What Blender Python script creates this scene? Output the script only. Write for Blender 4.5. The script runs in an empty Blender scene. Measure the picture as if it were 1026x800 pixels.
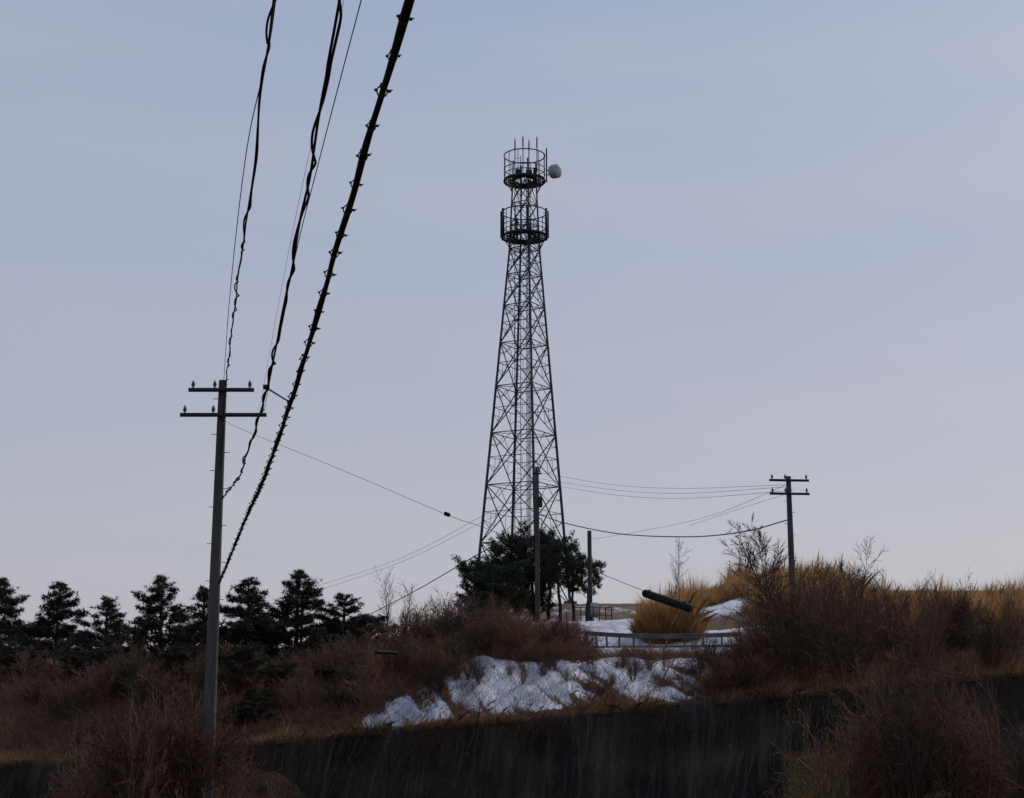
import bpy, math, numpy as np
from mathutils import Vector, noise as mn

scene = bpy.context.scene
col = scene.collection
scene.view_settings.view_transform = 'Standard'
scene.view_settings.look = 'None'
scene.view_settings.exposure = 0
RNG = np.random.default_rng(7)

# ------------------------------------------------------------------ camera
TH = math.radians(11.0)
F = 1403.0
CAMZ = 1.6
cam_d = bpy.data.cameras.new("camera")
cam = bpy.data.objects.new("camera", cam_d)
col.objects.link(cam)
cam_d.sensor_width = 36
cam_d.lens = F / 1026 * 36
cam_d.clip_end = 9000
cam.location = (0, 0, CAMZ)
cam.rotation_euler = (math.pi / 2 + TH, 0, 0)
scene.camera = cam


def P(px, py, y):
    """surveyed bearing (from the standpoint) + distance -> world point"""
    u = (px - 513) / F
    v = (400 - py) / F
    dy = math.cos(TH) - v * math.sin(TH)
    dz = math.sin(TH) + v * math.cos(TH)
    k = y / dy
    return np.array([u * k, y, CAMZ + dz * k])


# ------------------------------------------------------------------ mesh helpers
def mesh_from(name, groups, smooth=False):
    vs, starts, loops = [], [], []
    off = 0
    ls = 0
    for v, f in groups:
        v = np.asarray(v, dtype=np.float32).reshape(-1, 3)
        f = np.asarray(f, dtype=np.int32)
        if len(f) == 0:
            continue
        vs.append(v)
        loops.append((f + off).ravel())
        starts.append(ls + np.arange(len(f)) * f.shape[1])
        ls += f.size
        off += len(v)
    v = np.concatenate(vs)
    l = np.concatenate(loops)
    s = np.concatenate(starts)
    me = bpy.data.meshes.new(name)
    me.vertices.add(len(v))
    me.vertices.foreach_set("co", v.ravel())
    me.loops.add(len(l))
    me.loops.foreach_set("vertex_index", l.astype(np.int32))
    me.polygons.add(len(s))
    me.polygons.foreach_set("loop_start", s.astype(np.int32))
    me.update(calc_edges=True)
    me.validate()
    if smooth:
        me.polygons.foreach_set("use_smooth", np.ones(len(me.polygons), dtype=bool))
    return me


def norm(a):
    return a / (np.linalg.norm(a, axis=-1, keepdims=True) + 1e-9)


def segs(p0, p1, r0, r1=None, n=4):
    p0 = np.atleast_2d(np.asarray(p0, float))
    p1 = np.atleast_2d(np.asarray(p1, float))
    m = len(p0)
    r0 = np.broadcast_to(np.asarray(r0, float), (m,))
    r1 = r0 if r1 is None else np.broadcast_to(np.asarray(r1, float), (m,))
    d = norm(p1 - p0)
    ref = np.where(np.abs(d[:, 2:3]) > .9, np.array([[1., 0, 0]]), np.array([[0, 0, 1.]]))
    a = norm(np.cross(d, ref))
    b = np.cross(d, a)
    ang = np.arange(n) / n * 2 * math.pi + math.pi / n
    c, s = np.cos(ang), np.sin(ang)
    dirs = a[:, None, :] * c[None, :, None] + b[:, None, :] * s[None, :, None]
    lo = p0[:, None, :] + dirs * r0[:, None, None]
    hi = p1[:, None, :] + dirs * r1[:, None, None]
    v = np.concatenate([lo, hi], axis=1).reshape(-1, 3)
    base = np.arange(m)[:, None, None] * 2 * n
    i = np.arange(n)
    j = (i + 1) % n
    q = np.stack([i, j, j + n, i + n], axis=1)[None]
    f = (base + q).reshape(-1, 4)
    out = [(v, f)]
    if n >= 4:
        out.append((lo.reshape(-1, 3), (np.arange(m)[:, None] * n + np.arange(n)[::-1][None])))
        out.append((hi.reshape(-1, 3), (np.arange(m)[:, None] * n + np.arange(n)[None])))
    return out


def tube(pts, r, n=6, caps=True):
    pts = np.asarray(pts, float)
    m = len(pts)
    r = np.broadcast_to(np.asarray(r, float), (m,))
    t = np.gradient(pts, axis=0)
    t = norm(t)
    mt = norm((pts[-1] - pts[0])[None])[0]
    ref = np.array([1., 0, 0]) if abs(mt[2]) > .9 else np.array([0, 0, 1.])
    a = norm(np.cross(t, ref[None]))
    b = np.cross(t, a)
    ang = np.arange(n) / n * 2 * math.pi
    dirs = a[:, None] * np.cos(ang)[None, :, None] + b[:, None] * np.sin(ang)[None, :, None]
    v = (pts[:, None] + dirs * r[:, None, None]).reshape(-1, 3)
    i = np.arange(n)
    j = (i + 1) % n
    q = np.stack([i, j, j + n, i + n], 1)[None] + (np.arange(m - 1) * n)[:, None, None]
    out = [(v, q.reshape(-1, 4))]
    if caps:
        out.append((v[:n], np.arange(n)[::-1][None]))
        out.append((v[-n:], np.arange(n)[None]))
    return out


def box(c, s, rz=0.0):
    sx, sy, sz = [k / 2 for k in s]
    v = np.array([[x, y, z] for z in (-sz, sz) for y in (-sy, sy) for x in (-sx, sx)])
    ca, sa = math.cos(rz), math.sin(rz)
    R = np.array([[ca, -sa, 0], [sa, ca, 0], [0, 0, 1]])
    v = v @ R.T + np.asarray(c)
    f = np.array([[0, 2, 3, 1], [4, 5, 7, 6], [0, 1, 5, 4], [2, 6, 7, 3], [0, 4, 6, 2], [1, 3, 7, 5]])
    return [(v, f)]


def ring(c, R, r, n=28):
    a = np.linspace(0, 2 * math.pi, n + 1)
    p = np.stack([c[0] + R * np.cos(a), c[1] + R * np.sin(a), np.full_like(a, c[2])], 1)
    return segs(p[:-1], p[1:], r, n=4)


def catmull(pts, per=24):
    pts = np.asarray(pts, float)
    q = np.vstack([2 * pts[0] - pts[1], pts, 2 * pts[-1] - pts[-2]])
    out = []
    for i in range(1, len(q) - 2):
        t = np.linspace(0, 1, per, endpoint=False)[:, None]
        p0, p1, p2, p3 = q[i - 1], q[i], q[i + 1], q[i + 2]
        out.append(.5 * ((2 * p1) + (-p0 + p2) * t + (2 * p0 - 5 * p1 + 4 * p2 - p3) * t ** 2 + (-p0 + 3 * p1 - 3 * p2 + p3) * t ** 3))
    out.append(pts[-1:])
    return np.vstack(out)


def obj(name, groups, mat, parent=None, label=None, category=None, group=None, kind=None, loc=None, smooth=False):
    me = groups if isinstance(groups, bpy.types.Mesh) else mesh_from(name, groups, smooth)
    if mat is not None and len(me.materials) == 0:
        me.materials.append(mat)
    o = bpy.data.objects.new(name, me)
    col.objects.link(o)
    if loc is not None:
        o.location = loc
    if parent is not None:
        o.parent = parent
    if label: o["label"] = label
    if category: o["category"] = category
    if group: o["group"] = group
    if kind: o["kind"] = kind
    return o


def empty(name, label, category, loc=(0, 0, 0), group=None):
    o = bpy.data.objects.new(name, None)
    o.empty_display_size = .3
    col.objects.link(o)
    o.location = loc
    o["label"] = label
    o["category"] = category
    if group: o["group"] = group
    return o


# ------------------------------------------------------------------ materials
def srgb(r, g, b):
    f = lambda c: (c / 255 / 12.92) if c / 255 <= .04045 else ((c / 255 + .055) / 1.055) ** 2.4
    return (f(r), f(g), f(b), 1)


def mat(name, c1, c2=None, scale=3.0, rough=.8, bump=0.0, metal=0.0, island=0.0, stretch=(1, 1, 1), detail=6, trans=0.0, spec=.25):
    m = bpy.data.materials.new(name)
    m.use_nodes = True
    nt = m.node_tree
    b = nt.nodes["Principled BSDF"]
    b.inputs["Roughness"].default_value = rough
    b.inputs["Metallic"].default_value = metal
    b.inputs["Specular IOR Level"].default_value = spec
    c2 = c2 or tuple(x * .6 for x in c1)
    tc = nt.nodes.new("ShaderNodeTexCoord")
    mp = nt.nodes.new("ShaderNodeMapping")
    mp.inputs["Scale"].default_value = stretch
    nz = nt.nodes.new("ShaderNodeTexNoise")
    nz.inputs["Scale"].default_value = scale
    nz.inputs["Detail"].default_value = detail
    nt.links.new(tc.outputs["Object"], mp.inputs[0])
    nt.links.new(mp.outputs[0], nz.inputs["Vector"])
    mr = nt.nodes.new("ShaderNodeMapRange")
    mr.inputs[1].default_value = .35
    mr.inputs[2].default_value = .65
    nt.links.new(nz.outputs["Fac"], mr.inputs[0])
    mx = nt.nodes.new("ShaderNodeMix")
    mx.data_type = 'RGBA'
    mx.inputs[6].default_value = (*c2[:3], 1)
    mx.inputs[7].default_value = (*c1[:3], 1)
    src = mr.outputs[0]
    if island > 0:
        g = nt.nodes.new("ShaderNodeNewGeometry")
        mm = nt.nodes.new("ShaderNodeMix")
        mm.inputs[0].default_value = island
        nt.links.new(src, mm.inputs[2])
        nt.links.new(g.outputs["Random Per Island"], mm.inputs[3])
        src = mm.outputs[0]
    nt.links.new(src, mx.inputs[0])
    nt.links.new(mx.outputs[2], b.inputs["Base Color"])
    if bump > 0:
        bp = nt.nodes.new("ShaderNodeBump")
        bp.inputs["Strength"].default_value = bump
        bp.inputs["Distance"].default_value = .05
        nt.links.new(nz.outputs["Fac"], bp.inputs["Height"])
        nt.links.new(bp.outputs[0], b.inputs["Normal"])
    if trans > 0:
        tr = nt.nodes.new("ShaderNodeBsdfTranslucent")
        ms = nt.nodes.new("ShaderNodeMixShader")
        ms.inputs[0].default_value = trans
        nt.links.new(mx.outputs[2], tr.inputs[0])
        nt.links.new(b.outputs[0], ms.inputs[1])
        nt.links.new(tr.outputs[0], ms.inputs[2])
        nt.links.new(ms.outputs[0], nt.nodes["Material Output"].inputs[0])
    return m


M_STEEL = mat("tower_steel", (.06, .065, .07), (.035, .035, .04), 2.0, .6, metal=.3)
M_STEELD = mat("dark_steel", (.035, .035, .04), (.02, .02, .022), 3.0, .7)
M_GALV = mat("galvanised_rail", (.13, .125, .13), (.06, .055, .055), 1.5, .8)
M_DISH = mat("dish_cover", (.42, .41, .42), (.33, .32, .33), 3.0, .7)
M_CABLE = mat("cable_rubber", (.018, .018, .02), (.009, .009, .01), 8.0, .75, bump=.2, spec=.1)
M_WIRE = mat("wire", (.05, .05, .055), (.03, .03, .035), 5.0, .7)
M_POLE = mat("pole_concrete", (.09, .085, .08), (.05, .05, .05), 4.0, .9, bump=.2, stretch=(1, 1, .15))
M_INS = mat("porcelain", (.15, .15, .15), (.09, .09, .09), 5.0, .4)
M_BARK = mat("pine_bark", (.055, .04, .03), (.02, .015, .012), 6.0, .95, bump=.6, stretch=(1, 1, .3))
M_PINE = mat("pine_needles", (.055, .07, .03), (.012, .02, .012), 1.2, .8, island=.45)
M_PINE2 = mat("conifer_needles", (.036, .048, .024), (.008, .014, .010), 1.2, .8, island=.45)
M_TWIG = mat("brown_twigs", (.25, .125, .08), (.075, .040, .028), .9, .9, island=.45)
M_TWIGD = mat("dark_twigs", (.11, .066, .045), (.03, .021, .016), 1.0, .9, island=.4)
M_TWIGG = mat("olive_twigs", (.07, .06, .033), (.022, .022, .014), 1.3, .9, island=.4)
M_TWIGT = mat("tan_twigs", (.30, .18, .09), (.11, .065, .036), 1.3, .9, island=.4)
M_GREYT = mat("grey_twigs", (.075, .06, .055), (.04, .033, .03), 1.3, .9, island=.4)
M_GRASS = mat("dead_grass", (.58, .34, .155), (.20, .11, .05), .45, .9, island=.5, trans=.4)
M_PAMPAS = mat("pampas_straw", (.50, .26, .11), (.14, .07, .032), .9, .9, island=.6, trans=.3)
M_GRASSD = mat("dull_dead_grass", (.28, .165, .08), (.09, .053, .03), .6, .9, island=.6, trans=.15)
M_LEAF = mat("evergreen_leaf", (.24, .22, .03), (.03, .045, .012), 2.0, .6, island=.7)
M_BOX = mat("grey_cabinet", (.35, .36, .37), (.28, .28, .29), 4.0, .5)

# ------------------------------------------------------------------ terrain
def sm(a, b, x):
    t = np.clip((x - a) / (b - a), 0, 1)
    return t * t * (3 - 2 * t)


YS_R = [45, 46, 50.2, 57, 58.5, 60, 64, 66, 75, 100, 130, 180, 300, 600, 6000]
ZS_L = [0, .2, .9, .5, .3, 0, 0, -.2, -.8, -1, -1, -1, -3, -8, -60]
ZS_R = [0, .2, 1.95, 2.15, 2.3, 2.5, 2.5, 3.2, 4.05, 4.9, 7.7, 7.5, 2, -5, -60]


def wall_top(x):
    return np.clip(.10 + .088 * x, -1.8, 1.7)


def fbm(x, y, s=1.0, seed=0.0, o=4):
    return mn.fractal(Vector((x * s + seed, y * s - seed, seed * .37)), 1.0, 2.0, o)


def hgt(x, y, detail=True):
    w = float(wall_top(x))
    if y < 42:
        z = -6.0 * float(sm(3.5, 13, y))
        z += 4.6 * math.exp(-((x - 10.9) / 3.2) ** 2 - ((y - 37) / 5) ** 2)
        z += 4.6 * math.exp(-((x + 9.6) / 3.2) ** 2 - ((y - 38) / 5) ** 2)
        return z + (.08 * fbm(x, y, .4) if 3 < y else 0)
    if y < 45:
        z0 = hgt(x, 41.99)
        return z0 + (w - .15 - z0) * (y - 42) / 3.0
    zl = np.interp(y, YS_R, [w] + [w + .2] + ZS_L[2:])
    zr = np.interp(y, YS_R, [w] + [w + .2] + ZS_R[2:])
    s = float(sm(-10, -1.5, x))
    z = zl * (1 - s) + zr * s
    z += 2.4 * math.exp(-((x - 15.5) / 6.0) ** 2 - ((y - 80) / 11) ** 2)
    z += 1.2 * float(sm(18, 32, x)) * float(sm(50, 70, y)) * float(sm(400, 150, y))
    if y > 45.4:
        a = .8 if y < 59 else .35
        if 59 < y < 65: a = .05
        z += .20 * a * fbm(x, y * .5, .55, 3.1) + .03 * a * fbm(x, y, 2.2, 9.0)
        if y < 53:
            z += .10 * fbm(x + .25 * (y - 45), y * .2, 1.3, 13.0, 3)
    return float(z)


def snowmask(x, y):
    """0..1 where old snow still lies"""
    m = 0
    if 45.3 < y < 52.6 and x < 9:
        n = fbm(x + .3 * (y - 45), y * .3, .5, 21.3, 5)
        n2 = fbm(x + .35 * (y - 45), y * .14, 2.4, 5.7, 5)
        lo = -5.0 + max(0, (y - 46.4)) * .80
        w = float(sm(lo - .4, lo + .8, x)) * float(sm(8.4, 5.2, x)) * float(sm(45.4, 45.8, y)) * float(sm(52.4, 50.8, y + .5 * fbm(x, 1, 1.1, 8)))
        m = w * (.80 + n * .38 + n2 * 1.0 + (.15 if x < 0 else 0))
        if x > 2: m -= .20 * float(sm(48.5, 46.0, y))
    if 55 < y < 82:
        n = fbm(x, y * .35, .55, 21.3, 5)
        w = float(sm(2.2, 3.4, x)) * float(sm(11.2, 10.2, x)) * float(sm(55.5, 56.2, y)) * float(sm(60.8, 60.3, y))
        w2 = float(sm(3.0, 4.0, x)) * float(sm(8.2, 7.4, x)) * float(sm(63.4, 63.7, y)) * float(sm(80, 77, y))
        w4 = float(sm(2.5, 3.4, x)) * float(sm(12.5, 11.3, x)) * float(sm(63.4, 63.7, y)) * float(sm(67.2, 66.2, y))
        w3 = math.exp(-(((x - 10.9) / 1.9) ** 2 + ((y - 73 - .4 * (x - 11)) / 2.4) ** 2) * 1.2)
        m = max(m, w * (1.1 + n * .4), w2 * (1.0 + n * .35), w4, w3 * (1.1 + n * .5))
    if 80 <= y < 125:
        m = max(m, .35 + fbm(x, y * .35, .55, 21.3, 5) * .6)
    return float(np.clip(m, 0, 1))


xs = np.concatenate([-np.geomspace(5000, 24, 26), np.arange(-23, -7, .5), np.arange(-7, 14, .10), np.arange(14, 30, .6), np.geomspace(31, 5000, 26)])
ys = np.concatenate([-np.geomspace(3000, 3, 12), np.arange(-2, 42, 1.0), [42.0, 43, 44, 44.95], np.arange(45.05, 54, .10), np.arange(54, 61, .2), np.arange(61, 84, .3), np.arange(84, 140, 2.0), np.geomspace(142, 6000, 30)])
nx, ny = len(xs), len(ys)
V = np.zeros((ny, nx, 3), np.float32)
S = np.zeros((ny, nx), np.float32)
for j, y in enumerate(ys):
    for i, x in enumerate(xs):
        s = snowmask(x, y) if (45 < y < 125 and -10 < x < 25) else 0.0
        S[j, i] = s
        V[j, i] = (x, y, hgt(x, y) + (.025 if y < 54 else .07) * float(sm(.4, .7, s)))
jj, ii = np.meshgrid(np.arange(ny - 1), np.arange(nx - 1), indexing='ij')
b = (jj * nx + ii).ravel()
Fq = np.stack([b, b + 1, b + nx + 1, b + nx], 1)
gme = mesh_from("ground", [(V.reshape(-1, 3), Fq)], True)
at = gme.attributes.new("snow", 'FLOAT', 'POINT')
at.data.foreach_set("value", S.ravel())


def ground_mat():
    m = bpy.data.materials.new("ground_soil_and_snow")
    m.use_nodes = True
    nt = m.node_tree
    N = nt.nodes.new
    L = nt.links.new
    b = nt.nodes["Principled BSDF"]
    b.inputs["Roughness"].default_value = .9
    b.inputs["Specular IOR Level"].default_value = .15
    tc = N("ShaderNodeTexCoord")
    n1 = N("ShaderNodeTexNoise"); n1.inputs["Scale"].default_value = 2.2; n1.inputs["Detail"].default_value = 10; n1.inputs["Roughness"].default_value = .7
    n2 = N("ShaderNodeTexNoise"); n2.inputs["Scale"].default_value = 11; n2.inputs["Detail"].default_value = 8; n2.inputs["Roughness"].default_value = .75
    n3 = N("ShaderNodeTexNoise"); n3.inputs["Scale"].default_value = 1.2; n3.inputs["Detail"].default_value = 7
    mp = N("ShaderNodeMapping"); mp.inputs["Scale"].default_value = (1, .2, .5); mp.inputs["Rotation"].default_value = (0, 0, .25)
    L(tc.outputs["Object"], n1.inputs["Vector"]); L(tc.outputs["Object"], mp.inputs[0]); L(mp.outputs[0], n2.inputs["Vector"]); L(mp.outputs[0], n3.inputs["Vector"])
    soil = N("ShaderNodeValToRGB")
    soil.color_ramp.elements[0].position = .3
    soil.color_ramp.elements[0].color = (.024, .016, .012, 1)
    soil.color_ramp.elements[1].position = .72
    soil.color_ramp.elements[1].color = (.15, .085, .048, 1)
    e = soil.color_ramp.elements.new(.5); e.color = (.072, .042, .027, 1)
    L(n1.outputs["Fac"], soil.inputs[0])
    a = N("ShaderNodeAttribute"); a.attribute_name = "snow"
    ad = N("ShaderNodeMath"); ad.operation = 'MULTIPLY_ADD'; ad.inputs[1].default_value = 1.6
    L(n2.outputs["Fac"], ad.inputs[0])
    L(a.outputs["Fac"], ad.inputs[2])
    mr = N("ShaderNodeMapRange"); mr.inputs[1].default_value = 1.20; mr.inputs[2].default_value = 1.48
    L(ad.outputs[0], mr.inputs[0])
    gt = N("ShaderNodeMapRange"); gt.inputs[1].default_value = .15; gt.inputs[2].default_value = .3
    L(a.outputs["Fac"], gt.inputs[0])
    mu = N("ShaderNodeMath"); mu.operation = 'MULTIPLY'
    L(mr.outputs[0], mu.inputs[0]); L(gt.outputs[0], mu.inputs[1])
    sc = N("ShaderNodeValToRGB")
    sc.color_ramp.elements[0].position = .36; sc.color_ramp.elements[0].color = (.30, .31, .35, 1)
    sc.color_ramp.elements[1].position = .62; sc.color_ramp.elements[1].color = (.60, .62, .69, 1)
    L(n3.outputs["Fac"], sc.inputs[0])
    mx = N("ShaderNodeMix"); mx.data_type = 'RGBA'
    L(mu.outputs[0], mx.inputs[0]); L(soil.outputs[0], mx.inputs[6]); L(sc.outputs[0], mx.inputs[7])
    L(mx.outputs[2], b.inputs["Base Color"])
    bp = N("ShaderNodeBump"); bp.inputs["Strength"].default_value = .3; bp.inputs["Distance"].default_value = .1
    L(n1.outputs["Fac"], bp.inputs["Height"]); L(bp.outputs[0], b.inputs["Normal"])
    return m


ground = obj("ground", gme, ground_mat(), kind="structure")

M_ASPH = mat("asphalt", (.06, .06, .062), (.04, .04, .042), 12, .9, bump=.3)


def road(y0, y1, x0, x1, kerb):
    X = np.arange(x0, x1, .8)
    zc = [max(hgt(x, yy) for yy in (y0, (y0 + y1) / 2, y1)) + .02 for x in X]
    v = []
    for x, z in zip(X, zc):
        v += [(x, y0, z), (x, y1, z)]
    n = len(X)
    f = np.array([[2 * i, 2 * i + 2, 2 * i + 3, 2 * i + 1] for i in range(n - 1)])
    obj("road", [(np.array(v), f)], M_ASPH, kind="structure")
    if kerb:
        kv = []
        for x, z in zip(X, zc):
            kv += [(x, y0 - .18, z - .3), (x, y0 - .18, z + .12), (x, y0 - .01, z + .12), (x, y0 - .01, z - .3)]
        kf = []
        for i in range(n - 1):
            for k in range(3):
                a = 4 * i + k
                kf.append([a, a + 4, a + 5, a + 1])
        obj("kerb", [(np.array(kv), np.array(kf))], M_POLE, kind="structure")


road(60.9, 63.2, -2, 26, True)
road(19, 32, -26, 26, False)

# retaining wall --------------------------------------------------------------
def wall_mat():
    m = bpy.data.materials.new("sprayed_concrete")
    m.use_nodes = True
    nt = m.node_tree; N = nt.nodes.new; L = nt.links.new
    b = nt.nodes["Principled BSDF"]; b.inputs["Roughness"].default_value = .95
    b.inputs["Specular IOR Level"].default_value = .05
    tc = N("ShaderNodeTexCoord")
    n0 = N("ShaderNodeTexNoise"); n0.inputs["Scale"].default_value = .6; n0.inputs["Detail"].default_value = 6
    L(tc.outputs["Object"], n0.inputs["Vector"])
    r = N("ShaderNodeValToRGB")
    r.color_ramp.elements[0].position = .35; r.color_ramp.elements[0].color = (.014, .013, .013, 1)
    r.color_ramp.elements[1].position = .7; r.color_ramp.elements[1].color = (.048, .040, .036, 1)
    L(n0.outputs["Fac"], r.inputs[0])
    src = r.outputs[0]
    for ang, sx, lo, hi, amt, c_ in ((5, 3.2, .52, .72, .6, (.10, .083, .072, 1)), (22, 6.0, .56, .70, .5, (.13, .10, .085, 1)), (9, 9.0, .56, .70, .55, (.13, .105, .09, 1)), (2, 4.0, .55, .7, .8, (.008, .008, .009, 1))):
        rot = N("ShaderNodeMapping"); rot.inputs["Rotation"].default_value = (0, math.radians(-ang), 0)
        rot.inputs["Location"].default_value = (ang * 3.1, 0, ang)
        mp = N("ShaderNodeMapping"); mp.inputs["Scale"].default_value = (sx, .3, .28)
        n1 = N("ShaderNodeTexNoise"); n1.inputs["Scale"].default_value = 1.0; n1.inputs["Detail"].default_value = 9; n1.inputs["Roughness"].default_value = .7
        L(tc.outputs["Object"], rot.inputs[0]); L(rot.outputs[0], mp.inputs[0]); L(mp.outputs[0], n1.inputs["Vector"])
        r1 = N("ShaderNodeMapRange"); r1.inputs[1].default_value = lo; r1.inputs[2].default_value = hi; r1.inputs[4].default_value = amt
        L(n1.outputs["Fac"], r1.inputs[0])
        mx1 = N("ShaderNodeMix"); mx1.data_type = 'RGBA'; mx1.inputs[7].default_value = c_
        L(r1.outputs[0], mx1.inputs[0]); L(src, mx1.inputs[6])
        src = mx1.outputs[2]
    n2 = N("ShaderNodeTexNoise"); n2.inputs["Scale"].default_value = 11; n2.inputs["Detail"].default_value = 8; n2.inputs["Roughness"].default_value = .8
    mp2 = N("ShaderNodeMapping"); mp2.inputs["Scale"].default_value = (1, 1, .45)
    L(tc.outputs["Object"], mp2.inputs[0]); L(mp2.outputs[0], n2.inputs["Vector"])
    r2 = N("ShaderNodeMapRange"); r2.inputs[1].default_value = .58; r2.inputs[2].default_value = .70; r2.inputs[4].default_value = .9
    L(n2.outputs["Fac"], r2.inputs[0])
    mx = N("ShaderNodeMix"); mx.data_type = 'RGBA'; mx.inputs[7].default_value = (.17, .14, .12, 1)
    L(r2.outputs[0], mx.inputs[0]); L(src, mx.inputs[6]); L(mx.outputs[2], b.inputs["Base Color"])
    bp = N("ShaderNodeBump"); bp.inputs["Strength"].default_value = .6; bp.inputs["Distance"].default_value = .06
    L(n2.outputs["Fac"], bp.inputs["Height"]); L(bp.outputs[0], b.inputs["Normal"])
    return m


wx = np.arange(-26, 26, .2)
tz = np.linspace(0, 1, 26)
wv = []
for x in wx:
    top = float(wall_top(x)) + .14 * fbm(x, 0, .9, 2.0)
    for t in tz:
        wv.append((x, 41.7 + 3.15 * t + .10 * fbm(x * .6, t * 6, .7, 4.4), -6.6 + (top + 6.6) * t))
    wv.append((x, 45.25, top + .01))
    wv.append((x, 45.3, top - .6))
k = len(tz) + 2
wf = []
for i in range(len(wx) - 1):
    for j in range(k - 1):
        a = i * k + j
        wf.append([a, a + k, a + k + 1, a + 1])
wall = obj("retaining_wall", [(np.array(wv), np.array(wf))], wall_mat(), smooth=True,
           label="dark weathered sprayed concrete retaining wall below a snowy bank", category="wall")

# ------------------------------------------------------------------ tower
TC = np.array([1.0, 130.0])
TZ0 = hgt(TC[0], TC[1]) - .1
PH = math.radians(15)


def TR(z):
    return float(np.interp(z, [7.0, 41.6, 48.6, 52], [4.62, 1.50, 1.18, 1.1]))


def leg_pt(k, z):
    a = PH + k * math.pi / 2
    return np.array([TC[0] + .22 * min(1, (z - 8) / 33) + TR(z) * math.cos(a), TC[1] + TR(z) * math.sin(a), z])


tower = empty("lattice_tower", "tall dark steel lattice telecom tower with two round platforms", "tower", (TC[0], TC[1], TZ0))


def tp(name, groups, m=M_STEEL, parent=None, label=None, smooth=False):
    o = obj(name, groups, m, smooth=smooth)
    par = parent or tower
    o.parent = par
    off = Vector((0, 0, 0))
    q = par
    while q is not None:
        off += q.location
        q = q.parent
    o.location = -off
    if label: o["label"] = label
    return o


LV = [TZ0, 13.2, 18.6, 23.5, 28.0, 32.2, 35.9, 39.0, 41.6, 44.0, 46.2, 48.6]
for kk in range(4):
    pts = [leg_pt(kk, z) for z in LV + [50.5]]
    tp("leg", segs(pts[:-1], pts[1:], [.135 - .006 * i for i in range(len(pts) - 1)], n=6))
    base = leg_pt(kk, TZ0)
    tp("footing", box((base[0], base[1], TZ0 - .1), (1.2, 1.2, .9)), M_POLE)
for kk in range(4):
    g = []
    k2 = (kk + 1) % 4
    for i in range(len(LV) - 1):
        a0, a1 = leg_pt(kk, LV[i]), leg_pt(kk, LV[i + 1])
        b0, b1 = leg_pt(k2, LV[i]), leg_pt(k2, LV[i + 1])
        rr = .055 if LV[i] < 41 else .042
        g += segs([a1], [b1], rr, n=4)
        g += segs([a0, b0], [b1, a1], rr, n=4)
        if LV[i] < 41:
            wa = np.linalg.norm(b0 - a0); wb = np.linalg.norm(b1 - a1)
            t = wa / (wa + wb)
            X_ = a0 + (b1 - a0) * t
            zx = X_[2]
            lx_ = leg_pt(kk, zx); rx_ = leg_pt(k2, zx)
            g += segs([lx_], [rx_], .038, n=4)
            for (c0, c1, lg) in ((a0, X_, kk), (b0, X_, k2)):
                mid = (c0 + c1) / 2
                g += segs([mid, mid], [leg_pt(lg, (LV[i] + zx) / 2 + .25 * (zx - LV[i])), (X_ + (lx_ if lg == kk else rx_)) / 2], .028, n=4)
            for (c1, lg) in ((a1, kk), (b1, k2)):
                mid = (c1 + X_) / 2
                g += segs([mid, mid], [leg_pt(lg, (LV[i + 1] + zx) / 2), (a1 + b1) / 2], .028, n=4)
    tp("lattice_bracing", g)
for z in LV[1:]:
    p = [leg_pt(k_, z) for k_ in range(4)]
    tp("plan_bracing", segs([p[0], p[1]], [p[2], p[3]], .035, n=4))
g = []
lx, ly = TC[0] - .45, TC[1] - .3
for dx in (-.28, .28):
    g += segs([(lx + dx, ly, TZ0)], [(lx + dx, ly, 51)], .045, n=4)
zz = np.arange(TZ0 + .4, 50.9, .45)
g += segs([(lx - .28, ly, z) for z in zz], [(lx + .28, ly, z) for z in zz], .02, n=4)
tp("ladder", g)
g = []
for dx in (0, .12, .24, .36):
    g += segs([(TC[0] + .4 + dx, TC[1] + .2, TZ0)], [(TC[0] + .4 + dx, TC[1] + .2, 50)], .045, n=4)
tp("feeder_cable_run", g, M_STEELD)
TX = TC[0] + .22


def platform(z, R, rows, top, nposts, ro):
    par = bpy.data.objects.new("platform", None)
    col.objects.link(par)
    par.parent = tower
    par.location = (0, 0, z - TZ0)
    g = []
    for rr_ in np.linspace(R * .5, R, 6):
        g += ring((TX, TC[1], z), rr_, .05, 28)
    a = np.arange(24) / 24 * 2 * math.pi
    g += segs(np.stack([TX + R * .45 * np.cos(a), TC[1] + R * .45 * np.sin(a), np.full(24, z - .06)], 1),
              np.stack([TX + R * np.cos(a), TC[1] + R * np.sin(a), np.full(24, z - .06)], 1), .05, n=4)
    g += ring((TX, TC[1], z - .1), R, .10, 28)
    for k_ in range(4):
        a_ = PH + k_ * math.pi / 2
        lp = leg_pt(k_, z - 1.3)
        for da in (-.35, .35):
            g += segs([lp], [(TX + R * .95 * math.cos(a_ + da), TC[1] + R * .95 * math.sin(a_ + da), z - .1)], .045, n=4)
    tp("deck", g, M_STEELD, par)
    g = []
    for h in rows:
        g += ring((TX, TC[1], z + h), R, .04 if h < top else .06, 28)
    a = np.arange(nposts) / nposts * 2 * math.pi + ro
    g += segs(np.stack([TX + R * np.cos(a), TC[1] + R * np.sin(a), np.full(nposts, z - .1)], 1),
              np.stack([TX + R * np.cos(a), TC[1] + R * np.sin(a), np.full(nposts, z + top)], 1), .045, n=4)
    tp("railing", g, M_STEELD, par)
    return par


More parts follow.
